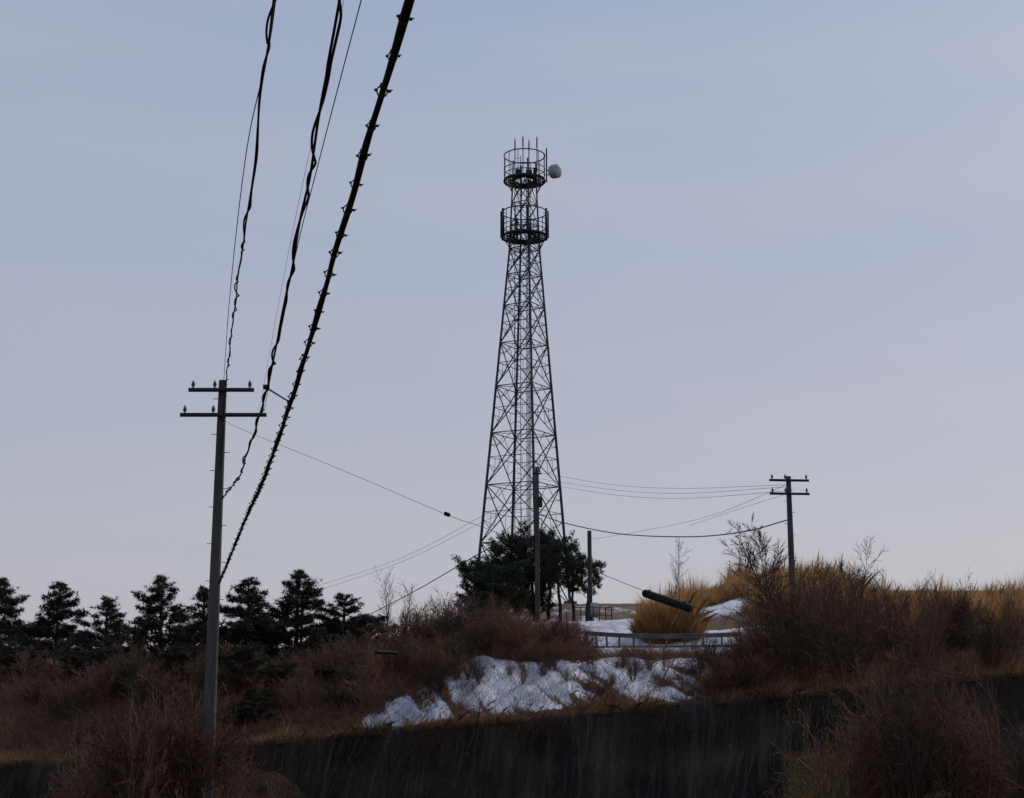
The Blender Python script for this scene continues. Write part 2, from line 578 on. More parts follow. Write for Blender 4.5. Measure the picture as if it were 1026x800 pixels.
platform(42.9, 2.18, (.5, 1.0, 2.4), 2.4, 12, .1)
platform(48.6, 2.0, (.55, 1.1, 2.5), 2.5, 12, .2)
for a in (.02, .36, math.pi - .02, math.pi - .36, math.pi + .4, -.4, 1.3, 1.9):
    c = (TX + 2.28 * math.cos(a), TC[1] + 2.28 * math.sin(a))
    g = box((c[0], c[1], 44.1), (.15, .2, 2.7), a)
    for h in (43.2, 45.0):
        g += segs([(c[0], c[1], h)], [(TX + 1.95 * math.cos(a), TC[1] + 1.95 * math.sin(a), h)], .04, n=4)
    tp("panel_antenna", g, M_STEELD)
for (px, top, dy) in ((516, 139, -.9), (524, 136, .9), (530, 140, -.4), (538, 137, .5)):
    p = P(px, 160, 130 + dy)
    zt = P(px, top, 130 + dy)[2]
    g = tube([(p[0], p[1], 49.6), (p[0], p[1], zt - 1.2), (p[0], p[1], zt - 1.1), (p[0], p[1], zt - .3), (p[0], p[1], zt)], [.05, .05, .075, .075, .03], 6)
    tp("whip_antenna", g, M_STEELD)
for (px, py, s) in ((519, 172, (.5, .4, .9)), (530, 174, (.6, .5, .7)), (536, 170, (.35, .35, 1.2))):
    p = P(px, py, 129.6)
    tp("equipment_box", box((p[0], p[1], 49.1), s), M_STEELD)
dpole = P(547.5, 150, 129.4)
dish = bpy.data.objects.new("dish_antenna", None)
col.objects.link(dish)
dish.parent = tower
dish.location = (0, 0, 49 - TZ0)
tp("mounting_pipe", segs([(dpole[0], dpole[1], 48.2)], [(dpole[0], dpole[1], P(548, 149, 129.4)[2])], .075, n=8), M_STEELD, dish)
dc = P(555.5, 172, 129.0)
ax = norm(np.array([[.78, -.55, -.04]]))[0]
prof = [(-.46, .12), (-.44, .34), (-.34, .60), (-.16, .68), (.38, .68), (.46, .62), (.50, .35), (.51, .02)]
tp("dish_drum", tube([dc + ax * t for t, r in prof], [r for t, r in prof], 24), M_DISH, dish)
tp("dish_bracket", segs([(dpole[0], dpole[1], dc[2] + .3), (dpole[0], dpole[1], dc[2] - .3)], [dc - ax * .35, dc - ax * .35], .05, n=5), M_STEELD, dish)

# ------------------------------------------------------------------ poles
def insul(p, h=.22, r=.06):
    z = np.array([0, .2, .25, .4, .45, .6, .65, .8, 1]) * h
    rr = np.array([.4, .4, 1, .6, 1, .6, .9, .4, .3]) * r
    return tube([(p[0], p[1], p[2] + a) for a in z], rr, 8)


def pole(x, y, ztop, r0, r1, arms, label, step=True, group=None):
    zb = hgt(x, y) - .3
    e = empty("utility_pole", label, "utility pole", (x, y, zb), group)
    tp("shaft", segs([(x, y, zb)], [(x, y, ztop)], r0, r1, n=12), M_POLE, e)
    for (z, x0, x1, ang) in arms:
        c, s = math.cos(ang), math.sin(ang)
        tp("crossarm", box((x + (x0 + x1) / 2 * c, y - r1 - .06 + (x0 + x1) / 2 * s, z), (x1 - x0, .09, .1), ang), M_STEELD, e)
        for t in (x0 + .12, x0 + .12 + (x1 - x0) * .33, x1 - .12):
            tp("insulator", insul((x + t * c, y - r1 - .06 + t * s, z + .05)), M_INS, e)
    if step:
        for i, z in enumerate(np.arange(zb + 2.2, ztop - .3, .5)):
            tp("step_bolt", segs([(x - (.26 if i % 2 else -.26), y, z)], [(x, y, z)], .012, n=4), M_STEELD, e)
    return e


PL = P(222, 417, 38)
poleA = pole(PL[0], 38, PL[2] + 1.0, .19, .11, [(PL[2], -1.1, P(268, 417, 38)[0] - PL[0], 0), (PL[2] + .7, -.9, .9, 0)],
             "grey concrete utility pole with crossarms carrying thick cables", group="utility poles")
pB = P(538, 468, 88)
poleB = pole(pB[0], 88, pB[2], .17, .12, [(pB[2] - .45, -.3, .3, .3)], "concrete utility pole standing in front of the tower and pines", group="utility poles")
g = tube([(pB[0] + .22, 87.9, pB[2] - 2.6), (pB[0] + .22, 87.9, pB[2] - 2.55), (pB[0] + .22, 87.9, pB[2] - 1.95), (pB[0] + .22, 87.9, pB[2] - 1.9)], [.07, .12, .12, .07], 12)
tp("cable_junction", g, M_STEELD, poleB)
pC = P(590.5, 532, 94)
poleC = pole(pC[0], 94, pC[2], .17, .14, [], "slim dark service pole beside a small fenced plot", step=False, group="utility poles")
zc_ = hgt(pC[0], 93.5)
tp("meter_cabinet", box((pC[0] + .25, 93.7, zc_ + .85), (.5, .3, .95)), M_BOX, poleC)
pD = P(790, 482, 62)
poleD = pole(pD[0], 62, pD[2] + .2, .16, .11, [(pD[2], -.9, .9, .1), (pD[2] - .6, -.9, .9, .1)], "concrete utility pole on the grassy hill", group="utility poles")
pE = P(303, 598, 125)
poleE = pole(pE[0], 125, pE[2] + .2, .16, .11, [(pE[2] - .2, -.7, .7, 0)], "distant utility pole behind the conifers", step=False, group="utility poles")

# ------------------------------------------------------------------ wires
def wire(name, pts, r, label, m=M_WIRE, per=16, n=5, group="overhead wires", cat="wire"):
    p = catmull(pts, per)
    return obj(name, tube(p, r, n), m, label=label, category=cat, group=group), p


D = lambda px, py, y: P(px, py, y)
WL = "thin overhead power wire slung between utility poles"
for i, (a, m1, e) in enumerate((((541, 474), (655, 489), (780, 486)), ((541, 480), (655, 494), (780, 488)), ((541, 484), (655, 499), (782, 492)))):
    wire("power_wire", [D(a[0], a[1], 88), D(m1[0] - 40, m1[1] - 3, 81), D(m1[0] + 30, m1[1] + .5, 73), D(e[0] + 8, e[1], 62)], .009, WL)
wire("telephone_cable", [D(539, 515, 88), D(565, 524, 87), D(620, 535, 81), D(690, 538, 73), D(745, 533, 66), D(790, 521, 62)], .030,
     "dark sagging telephone cable running to the hill pole")
wire("power_wire", [D(590, 541, 94), D(650, 531, 85), D(715, 516, 74), D(786, 487, 62)], .009, WL)
wire("power_wire", [D(690, 527, 78), D(735, 512, 68), D(788, 495, 62)], .008, WL)
wire("power_wire", [D(537, 490, 88), D(480, 519, 96), D(400, 560, 110), D(303, 592, 125)], .012, WL)
wire("power_wire", [D(537, 497, 88), D(480, 525, 96), D(400, 564, 110), D(303, 597, 125)], .012, WL)
wire("telephone_cable", [D(538, 522, 88), D(475, 558, 96), D(420, 590, 104), D(372, 615, 110), D(303, 648, 125)], .035,
     "dark telephone cable dropping behind bare trees")
w, wp = wire("service_cable", [D(222, 420, 38), D(246, 432, 37), D(340, 470, 34), D(448, 516, 30.5), D(480, 527, 29.5), D(560, 558, 27), D(612, 579, 25.5),
                               D(645, 592, 24.5), D(692, 607, 23.3), D(800, 640, 21), D(1060, 700, 16)], .0055,
             "long thin service cable descending across the cutting", M_CABLE)
c = D(448, 515.5, 30.5)
obj("wire_clamp", tube([c + np.array([t, 0, -.38 * t]) for t in (-.07, -.05, .05, .07)], [.02, .045, .045, .02], 10), M_CABLE,
    label="small black clamp on the service cable", category="cable clamp")


def closure(a, b2, r, label):
    a, b2 = np.asarray(a), np.asarray(b2)
    d = b2 - a
    pts = [(0, .25), (.015, .8), (.04, 1.0)]
    for i in range(11):
        t = .08 + i * .08
        pts += [(t, 1.0), (t + .006, .96), (t + .014, .96), (t + .02, 1.0)]
    pts += [(.96, 1.0), (.985, .8), (1, .25)]
    o = obj("splice_closure", tube([a + d * t for t, q in pts], [r * q for t, q in pts], 16), M_CABLE, label=label, category="cable closure")
    for t in (.12, .88):
        c_ = a + d * t
        obj("hanger_bracket", box(c_ + np.array([0, 0, r * 1.0]), (r * .5, r * .5, r * .4)), M_CABLE, parent=o)
    return o


closure(D(645, 592.5, 24.5) + [0, 0, -.03], D(692, 608, 23.3) + [0, 0, -.03], .070, "long black splice closure hanging on a thin cable")
w, wp = wire("service_cable", [D(222, 610, 38), D(300, 640, 41), D(376, 653, 43.5), D(398, 653.5, 44.2), D(460, 640, 55), D(538, 590, 88)], .003,
             "thin service cable slung low above the brush", M_CABLE)
closure(D(376, 653.5, 43.5), D(398, 654.5, 44.2), .062, "small black splice closure slung above the brush")


# ---- heavy cables overhead, hung on the roadside pole
def in_plane(px, py, c):
    u = (px - 513) / F
    v = (400 - py) / F
    dy = math.cos(TH) - v * math.sin(TH)
    dz = math.sin(TH) + v * math.cos(TH)
    k_ = c / (u + .238 * dy)
    return np.array([u * k_, dy * k_, CAMZ + dz * k_])


def resample(p, step):
    d = np.concatenate([[0], np.cumsum(np.linalg.norm(np.diff(p, axis=0), axis=1))])
    s = np.arange(0, d[-1], step)
    return np.stack([np.interp(s, d, p[:, i]) for i in range(3)], 1), s


def frame(p):
    t = norm(np.gradient(p, axis=0))
    a = norm(np.cross(t, np.array([[0, 0, 1.]])))
    return t, a, np.cross(a, t)


mainpts = [in_plane(x, y, 1.43) for x, y in ((410, 0), (392, 62), (370, 135), (350, 205), (335, 255), (318, 315), (300, 375), (281, 433), (262, 485), (246, 520))]
pre = [np.array([1.43 + .238 * 6, -6, 7.4]), np.array([1.43 - .238 * 3, 3, 6.85])]
mp_ = catmull(pre + mainpts + [np.array([PL[0] + .15, 37.8, 3.9])], 14)
mp_, ms_ = resample(mp_, .06)
t_, a_, b_ = frame(mp_)
wob = .006 * np.sin(ms_ * 3.1)[:, None] * a_ + .006 * np.sin(ms_ * 5.3 + 1)[:, None] * b_
main = obj("trunk_cable", tube(mp_ + wob, .026, 10), M_CABLE, label="thick black bundled trunk cable with many hanger clamps", category="cable", smooth=True)
obj("messenger_wire", tube(mp_ + b_ * .034 + wob * .3, .008, 6), M_WIRE, parent=main)
obj("lashed_cable", tube(mp_ + a_ * (.013 + .006 * np.sin(ms_ * 2.1))[:, None] - b_ * .012, .018, 6), M_CABLE, parent=main)
cg = []
th = np.linspace(0, 2 * math.pi, 15)
lp = np.stack([.038 * np.cos(th), np.zeros(15), .042 * np.sin(th) + .004], 1)
cg += segs(lp[:-1], lp[1:], .007, n=4)
cg += box((0, 0, .050), (.03, .045, .022)) + box((.050, 0, .01), (.028, .022, .018)) + box((-.046, 0, .012), (.020, .018, .016))
cg += segs([(.058, 0, .01)], [(.076, 0, .022)], .006, n=4)
cme = mesh_from("hanger_clamp", cg)
cme.materials.append(M_STEELD)
rc = np.random.default_rng(3)
s = 13.5
cnt = 0
while s < ms_[-1] - .5 and cnt < 95:
    i = int(s / .06)
    o = bpy.data.objects.new("hanger_clamp", cme)
    col.objects.link(o)
    o.parent = main
    o.location = mp_[i]
    k_ = rc.uniform(.9, 1.1)
    o.scale = (k_, k_, k_)
    o.rotation_euler = (rc.uniform(-.15, .15), rc.uniform(-.3, .3), math.atan2(-t_[i][0], t_[i][1]))
    s += rc.uniform(.50, .62)
    cnt += 1


def twisted(pts, rad, amp, pitch, label, seed):
    p = catmull(pts, 16)
    p, s_ = resample(p, .04)
    t, a, b2 = frame(p)
    nz = lambda f, k_: np.array([mn.noise(Vector((q * f, k_, seed))) for q in s_])
    ph = s_ * 2 * math.pi / pitch + nz(.7, 3.3) * 7
    am = amp * np.clip(.75 + 1.5 * nz(.9, 8.3), .15, 1.7)
    slack = (nz(.9, 12.3) * a.T * 1.2 + nz(.8, 17.3) * b2.T * 1.0).T * amp * 2.2
    o = obj("twisted_cable", tube(p + slack * .5, rad, 7), M_CABLE, label=label, category="cable", smooth=True)
    q = p + slack + a * (am * np.cos(ph))[:, None] * 1.6 + b2 * (am * np.sin(ph))[:, None] * 1.6
    obj("cable_strand", tube(q, rad, 7), M_CABLE, parent=o, smooth=True)
    return o


t2 = [np.array([.93 + .238 * 4, -4, 7.3]), np.array([.93 - .238 * 3.5, 3.5, 6.7])] + \
     [in_plane(x, y, .93) for x, y in ((340, 0), (325, 85), (313, 160), (302, 215), (290, 280), (277, 345), (266, 395), (256, 430), (246, 461))] + \
     [P(238, 480, 26), P(222, 500, 37.8)]
twisted(t2, .011, .014, 1.15, "loosely twisted black double cable hanging overhead", 2.0)
t3 = [np.array([.5 + .238 * 4, -4, 7.3]), np.array([.5 - .238 * 3.5, 3.5, 6.8])] + \
     [in_plane(x, y, .5) for x, y in ((275, 0), (269, 45), (262, 95), (254, 165), (246, 228))] + \
     [P(236, 300, 18), P(226, 390, 26), P(221, 470, 37.8)]
twisted(t3, .009, .014, 1.2, "thin twisted black pair cable hanging overhead", 5.0)
wire("conductor_wire", [P(374, -45, 12.3), P(362, 0, 14), P(320, 160, 17.8), P(293, 270, 22), P(268, 395, 34), P(265, 412, 38)], .007, "thin straight conductor running up to the crossarm", M_CABLE)
wire("conductor_wire", [P(368, -95, 11.3), P(340, 20, 14), P(302, 190, 18), P(280, 300, 24), P(262, 398, 34), P(258, 412, 38)], .003, "very thin conductor running up to the crossarm", M_CABLE)
wire("conductor_wire", [P(280, -30, 13), P(268, 55, 14.6), P(246, 158, 17.6), P(230, 300, 25), P(224, 385, 38)], .007, "thin straight conductor running up to the crossarm", M_CABLE)
a1, a2 = in_plane(266, 388, .93), in_plane(290, 403, 1.43)
g = segs([a1 + [-.02, 0, .01]], [a2], .012, n=6) + box(a1, (.05, .05, .05)) + box(a2, (.06, .06, .05))
obj("cable_spacer", g, M_STEELD, label="thin metal spacer joining two overhead cables", category="cable spacer")

# ------------------------------------------------------------------ guard rail
gp = catmull([P(588, 634.5, 63.2), P(608, 636.0, 62.2), P(635, 637.2, 61.0), P(668, 637.6, 60.4), P(705, 637.0, 60.3), P(742, 635.8, 60.3)], 12)
pr = [(0, .095), (.035, .075), (.035, .035), (0, .015), (0, -.015), (.035, -.035), (.035, -.075), (0, -.095)]
t_, a_, b_ = frame(gp)
rv = []
for i in range(len(gp)):
    for (o_, z_) in pr:
        rv.append(gp[i] + a_[i] * o_ + np.array([0, 0, z_]))
rf = []
for i in range(len(gp) - 1):
    for j in range(len(pr) - 1):
        a0 = i * 8 + j
        rf.append([a0, a0 + 8, a0 + 9, a0 + 1])
rail = empty("guard_rail", "grey steel guard rail curving along a snowy lane", "guard rail", tuple(gp[0]))
tp("rail_beam", [(np.array(rv), np.array(rf))], M_GALV, rail)
for i in range(0, len(gp), 6):
    q = gp[i]
    zb = hgt(q[0], q[1] + .1) - .1
    tp("rail_post", segs([(q[0], q[1] + .12, zb)], [(q[0], q[1] + .12, q[2] + .10)], .045, n=8), M_GALV, rail)

fy = 91.5
fx0, fx1 = P(576, 620, fy)[0], P(613, 620, fy)[0]
fz = hgt((fx0 + fx1) / 2, fy)
fe = empty("pipe_fence", "low dark pipe fence on the snowy rise", "fence", (fx0, fy, fz))
for x in np.linspace(fx0, fx1, 7):
    tp("fence_post", segs([(x, fy, hgt(x, fy) - .1)], [(x, fy, fz + 1.05)], .035, n=6), M_STEELD, fe)
for h in (.5, 1.0):
    tp("fence_rail", segs([(fx0, fy, fz + h)], [(fx1, fy, fz + h)], .03, n=6), M_STEELD, fe)


# ------------------------------------------------------------------ trees
def tufts(cent, rng, n, L, W, up=.4):
    cent = np.asarray(cent)
    m = len(cent)
    d = rng.normal(size=(m, n, 3))
    d[..., 2] += up
    d = norm(d)
    side = norm(np.cross(d, rng.normal(size=(m, n, 3))))
    ln = L * rng.uniform(.6, 1.25, (m, n, 1))
    c = cent[:, None, :]
    v = np.stack([c - side * W, c + side * W, c + d * ln], axis=2).reshape(-1, 3)
    f = np.arange(len(v)).reshape(-1, 3)
    return (v, f)


def make_pine(seed, H, W, start, nl, kind, bend=.3, density=1.0, tl=.2, upr=(.05, .5), vs=.09, var=(.55, 1.15)):
    rng = np.random.default_rng(seed)
    tz_ = np.linspace(0, 1, 9)
    bx = bend * np.cumsum(rng.normal(0, .35, 9)) * .5
    by = bend * np.cumsum(rng.normal(0, .35, 9)) * .5
    bx -= bx[0]; by -= by[0]
    tpnts = np.stack([bx, by, tz_ * H], 1)
    r = .022 * H * (1 - tz_) ** .8 + .015
    trunk = tube(tpnts, r, 8)
    limb, cents = [], []
    for i in range(nl):
        t = start + (1 - start) * ((i + rng.uniform(0, 1)) / nl) ** .9
        q = (t - start) / (1 - start)
        if kind == 'cone':
            pf = (1 - q) ** .9 * (.75 + .25 * min(1, q * 6)) + .05
        else:
            pf = math.sqrt(max(0, 1 - ((q - .36) / .67) ** 2)) * .95 + .08
        ln = W * pf * rng.uniform(*var)
        az = i * 2.4 + rng.uniform(-.5, .5)
        up = rng.uniform(*upr)
        base = np.array([np.interp(t, tz_, bx), np.interp(t, tz_, by), t * H])
        ss = np.linspace(0, 1, 6)
        lift = up * ss + .15 * ss ** 2
        pts = base[None] + np.stack([np.cos(az) * ss, np.sin(az) * ss, lift], 1) * ln
        pts[1:] += rng.normal(0, .05 * ln, (5, 3))
        rr_ = max(.012, .007 * H * (1 - t * .8))
        limb += segs(pts[:-1], pts[1:], rr_ * (1 - ss[:-1] * .75), rr_ * (1 - ss[1:] * .75), n=5)
        nk = max(3, int(6 * ln))
        for _ in range(nk):
            s0 = rng.uniform(.25, 1)
            p0 = np.array([np.interp(s0, ss, pts[:, k_]) for k_ in range(3)])
            da = az + rng.choice([-1, 1]) * rng.uniform(.2, 1.1)
            l2 = rng.uniform(.22, .45) * ln * (1.15 - s0 * .5) + .15
            p1 = p0 + np.array([math.cos(da), math.sin(da), rng.uniform(.1, .8)]) * l2
            limb += segs([p0], [p1], rr_ * .35, .006, n=3)
            n_t = max(3, int(l2 * 30 * density))
            s1 = rng.uniform(.2, 1.05, n_t)[:, None]
            c_ = p0 + (p1 - p0) * s1 + rng.normal(0, 1, (n_t, 3)) * np.array([.10, .10, vs]) * (.6 + .5 * l2)
            cents.append(c_)
    cents.append(np.stack([np.full(14, bx[-1]), np.full(14, by[-1]), H * (1 - rng.uniform(0, .10, 14))], 1) + rng.normal(0, .04, (14, 3)))
    cents = np.vstack(cents)
    tu = tufts(cents, rng, 9, tl, .018)
    mt = mesh_from("trunk", trunk + limb)
    mt.materials.append(M_BARK)
    mc = mesh_from("crown", [tu])
    zm = float(np.percentile(tu[0][:, 2], 99.8))
    return mt, mc, zm


def place_tree(meshes, x, y, rz, sc, label, name="pine_tree", cat="tree", group=None, sink=.15):
    e = empty(name, label, cat, (x, y, hgt(x, y) - sink), group)
    e.rotation_euler = (0, 0, rz)
    e.scale = sc
    for nm, me in zip(("trunk", "crown"), meshes[:2]):
        o = bpy.data.objects.new(nm, me)
        col.objects.link(o)
        o.parent = e
    return e


def withmat(ms, m):
    ms[1].materials.append(m)
    return ms


def xat(px, y): return (px - 513) / F * y / .985


def tree_to(ms, px, top, y, rz, wide, label, name, group):
    x = xat(px, y)
    s = (P(px, top, y)[2] - hgt(x, y) + .15) / ms[2]
    return place_tree(ms, x, y, rz, (wide, wide, s), label, name, "tree", group)


pA = withmat(make_pine(11, 6.0, 2.0, .04, 46, 'broad', .4, 1.05, .21, (.3, 1.0), .15, (.4, 1.2)), M_PINE)
pB_ = withmat(make_pine(12, 7.0, 2.0, .06, 52, 'broad', .3, 1.05, .21, (.3, 1.1), .15, (.4, 1.2)), M_PINE)
pC_ = withmat(make_pine(23, 6.6, 1.6, .38, 24, 'broad', .4, 1.0, .21, (.3, 1.0), .14, (.45, 1.2)), M_PINE)
for (ms, px, top, y, rz, wd, lb) in (
        (pA, 482, 556, 99, .3, .85, "rounded dark green pine with foliage to the ground"),
        (pB_, 508, 534, 101, 1.7, .9, "tall bushy dark pine in front of the tower"),
        (pA, 500, 560, 95, 4.1, .9, "small dense dark pine with foliage to the ground"),
        (pB_, 535, 526, 103, 3.7, .85, "tall bushy dark pine in front of the tower"),
        (pC_, 560, 533, 98, .6, .9, "open crowned pine with bare lower trunk"),
        (pC_, 586, 551, 99, 3.3, .72, "slender pine with gaps in its crown"),
        (pC_, 573, 543, 101, 5.1, .8, "slender pine with gaps in its crown"),
        (pC_, 549, 532, 104, 2.1, 1.0, "open crowned pine with bare lower trunk")):
    tree_to(ms, px, top, y, rz, wd, lb, "pine_tree", "pines below the tower")

cA = withmat(make_pine(31, 7.0, 2.2, .04, 62, 'cone', .12, 1.1, .2, (.0, .4), .07, (.5, 1.25)), M_PINE2)
cB = withmat(make_pine(32, 7.0, 2.8, .04, 66, 'cone', .15, 1.1, .2, (.0, .45), .07, (.5, 1.25)), M_PINE2)
cC = withmat(make_pine(33, 5.6, 1.8, .04, 60, 'broad', .3, 1.0, .2, (.2, .8), .10, (.4, 1.25)), M_PINE2)
LC = "dark pointed conifer standing above brown scrub"
LR = "dark rounded conifer in the brown thicket"
for (ms, px, top, y, rz, wd, lb) in (
        (cB, 255, 582, 60, 0, .95, "dark conifer beside the roadside thicket"),
        (cB, 304, 574, 62, 2.2, 1.05, LC), (cB, 349, 597, 62, 4, .95, LC), (cC, 370, 616, 66, 2.9, .7, "small rounded conifer beside bare trees"),
        (cA, 326, 630, 57, 4, .75, LC), (cC, 252, 648, 50, .4, .42, LR), (cC, 284, 664, 49, 2.4, .38, LR), (cA, 262, 690, 47, 3.4, .4, LR), (cC, 340, 668, 50, 1.9, .36, LR),
        (cA, 212, 590, 62, .9, 1.0, LC), (cB, 170, 580, 67, 5, 1.0, LC), (cA, 118, 600, 64, 1.4, 1.0, LC), (cB, 70, 586, 68, 3.1, 1.0, LC),
        (cB, 12, 582, 68, 2, 1.0, LC), (cC, 190, 646, 52, 2.6, .45, LR), (cC, 100, 650, 52, 1.6, .5, LR), (cC, 40, 646, 53, 4.6, .5, LR)):
    tree_to(ms, px, top, y, rz, wd, lb, "conifer_tree", "conifers in the thicket")


# ---- bare wood
def grow(p, d, L, r, lev, out, rng, kids, wob, up, ks=(.35, .62), spread=.55):
    n = 4 if lev > 0 else 2
    for i in range(n):
        d = d + rng.normal(0, wob, 3)
        d[2] += up
        d = d / np.linalg.norm(d)
        q = p + d * L / n
        r2 = r * (1 - .16)
        out.append((p, q, r, r2))
        if lev > 0:
            for _ in range(kids):
                nd = d + rng.normal(0, spread, 3)
                nd /= np.linalg.norm(nd)
                grow(q, nd, L * rng.uniform(*ks) * (1 - .12 * i), r2 * .6, lev - 1, out, rng, kids, wob, up, ks, spread)
        p, r = q, r2


def bush_mesh(seed, stems, lev, kids, rr0=.02, lean=.5, up=.05, name="bare_shrub"):
    rng = np.random.default_rng(seed)
    out = []
    for _ in range(stems):
        a = rng.uniform(0, 2 * math.pi)
        ln = rng.uniform(0, lean)
        d = np.array([math.cos(a) * ln, math.sin(a) * ln, 1.0])
        p = np.array([math.cos(a), math.sin(a), 0]) * rng.uniform(0, .12)
        grow(p, d / np.linalg.norm(d), rng.uniform(.65, 1.0), rr0, lev, out, rng, kids, .14, up)
    p0 = np.array([o[0] for o in out]); p1 = np.array([o[1] for o in out])
    r0 = np.maximum(np.array([o[2] for o in out]), .0026); r1 = np.maximum(np.array([o[3] for o in out]), .0018)
    zmax = np.percentile(p1[:, 2], 99)
    p0 /= zmax; p1 /= zmax
    return mesh_from(name, segs(p0, p1, r0, r1, n=3))


def variants(mats, seeds, **kw):
    r = []
    for m in mats:
        l = []
        for s in seeds:
            me = bush_mesh(s, **kw)
            me.materials.append(m)
            l.append(me)
        r.append(l)
    return r


brown, dark, olive = variants((M_TWIG, M_TWIGD, M_TWIGG), (1, 2, 3), stems=12, lev=2, kids=2, rr0=.012, lean=.75)
tan_ = variants((M_TWIGT,), (4, 5), stems=12, lev=2, kids=2, rr0=.009, lean=.6)[0]
cntb = [0]


def scatter(meshes, n, px0, px1, y0, y1, h0, h1, label, group, seed, wide=1.0, name="bare_shrub", top=None, cat="shrub"):
    rng = np.random.default_rng(seed)
    for i in range(n):
        y = rng.uniform(y0, y1)
        px = px0 + (px1 - px0) * (i + rng.uniform(0, 1)) / n
        x = xat(px, y)
        h = rng.uniform(h0, h1)
        if top is not None:
            zt = P(px, np.interp(px, *top) + rng.uniform(-8, 24), y)[2]
            h = max(.5, zt - hgt(x, y))
        me = meshes[rng.integers(len(meshes))]
        o = bpy.data.objects.new(name, me)
        col.objects.link(o)
        o.location = (x, y, hgt(x, y) - .06)
        hw = min(h, 1.7) if h > 2 else h
        hw = .5 * hw + .5 * h
        o.scale = (hw * wide * rng.uniform(.85, 1.2), hw * wide * rng.uniform(.85, 1.2), h)
        o.rotation_euler = (rng.uniform(-.12, .12), rng.uniform(-.12, .12), rng.uniform(0, 6.28))
        o["label"] = label
        o["category"] = cat
        o["group"] = group
        cntb[0] += 1


LBR = "leafless reddish brown shrub on the bank above the wall"
topA = ([380, 400, 440, 480, 520, 560, 600], [634, 616, 598, 600, 602, 614, 636])
mixed = brown + brown + brown + dark + tan_[:1]
scatter(mixed, 56, 385, 596, 51.0, 55.5, 1, 2, LBR, "bare shrubs along the bank", 1, 1.05, top=topA)
scatter(mixed, 14, 380, 462, 48.3, 51, .9, 1.5, LBR, "bare shrubs along the bank", 2, 1.1)
scatter(mixed, 18, 495, 596, 50.0, 51.2, .6, 1.0, LBR, "bare shrubs along the bank", 12, 1.2)
scatter(dark, 5, 430, 485, 47.5, 50, 1.0, 1.5, "dark leafless shrub growing through snow", "bare shrubs along the bank", 3, .7)
scatter(dark + brown, 12, 500, 690, 46.3, 50, .5, 1.0, "dark leafless shrub growing through snow", "bare shrubs along the bank", 23, .7)
scatter(dark + olive + brown, 38, 40, 376, 46.3, 52, .8, 1.6, "dark tangled shrub in the thicket", "thicket shrubs", 4, 1.5)
scatter(brown + dark, 22, 200, 392, 51, 57, 1.2, 2.1, "brown tangled shrub in the thicket", "thicket shrubs", 5, 1.3)
scatter(brown + dark, 14, -20, 240, 54, 64, 1.8, 2.6, "dark tangled shrub in the thicket", "thicket shrubs", 15, 1.5)
scatter(brown + tan_, 30, 592, 750, 46, 54, .3, .6, "low brown shrub on a snow patched bank", "bare shrubs along the bank", 6, 1.8)
scatter(brown + dark, 12, 692, 760, 45.4, 50, .8, 1.4, "low brown shrub on a snow patched bank", "bare shrubs along the bank", 16, 1.5)
topE = ([724, 750, 770, 820, 900, 1030], [640, 602, 572, 568, 582, 588])
scatter(brown + dark, 34, 732, 1010, 45.5, 54, 2, 3.4, "tall leafless brown shrub on the bank", "bare shrubs beside the hill", 7, .85, top=topE)
scatter(dark + brown, 30, 758, 1010, 35.5, 41, 2.7, 4.1, "dense brown shrub at the foot of the wall", "shrubs at the wall foot", 8, .85)
scatter(dark + brown, 20, 90, 305, 35.5, 41, 2.3, 3.3, "dense brown shrub at the foot of the wall", "shrubs at the wall foot", 9, .95)
scatter(brown, 8, 765, 1020, 68, 78, .9, 1.6, "leafless shrub on the grassy hill", "hill shrubs", 10, 1.2)


def bare_tree(seed, H, lev, kids, r, label, x, y, lean=(0, 0), spread=.42, up=.07, mt=None):
    rng = np.random.default_rng(seed)
    mt = mt or M_GREYT
    out = []
    tr = []
    d = np.array([lean[0], lean[1], 1.0]); d /= np.linalg.norm(d)
    p = np.zeros(3)
    n = 9
    for i in range(n):
        d = d + rng.normal(0, .05, 3); d[2] += .03; d /= np.linalg.norm(d)
        q = p + d * H / n
        r0 = r * (1 - i / n * .85); r1 = r * (1 - (i + 1) / n * .85)
        tr.append((p, q, r0, r1))
        if i >= 1:
            for _ in range(3):
                nd = d + rng.normal(0, spread * 1.3, 3); nd[2] += .1; nd /= np.linalg.norm(nd)
                grow(q, nd, H * rng.uniform(.2, .42) * (1 - i / n * .4), r1 * .5, lev, out, rng, kids, .1, up, (.35, .6), spread)
        p = q
    e = empty("bare_tree", label, "tree", (x, y, hgt(x, y) - .1))
    f = lambda l: segs(np.array([o[0] for o in l]), np.array([o[1] for o in l]), np.maximum([o[2] for o in l], .0065), np.maximum([o[3] for o in l], .005), n=4 if l is tr else 3)
    obj("trunk", f(tr), mt, parent=e)
    obj("crown", f(out), mt, parent=e)
    return e


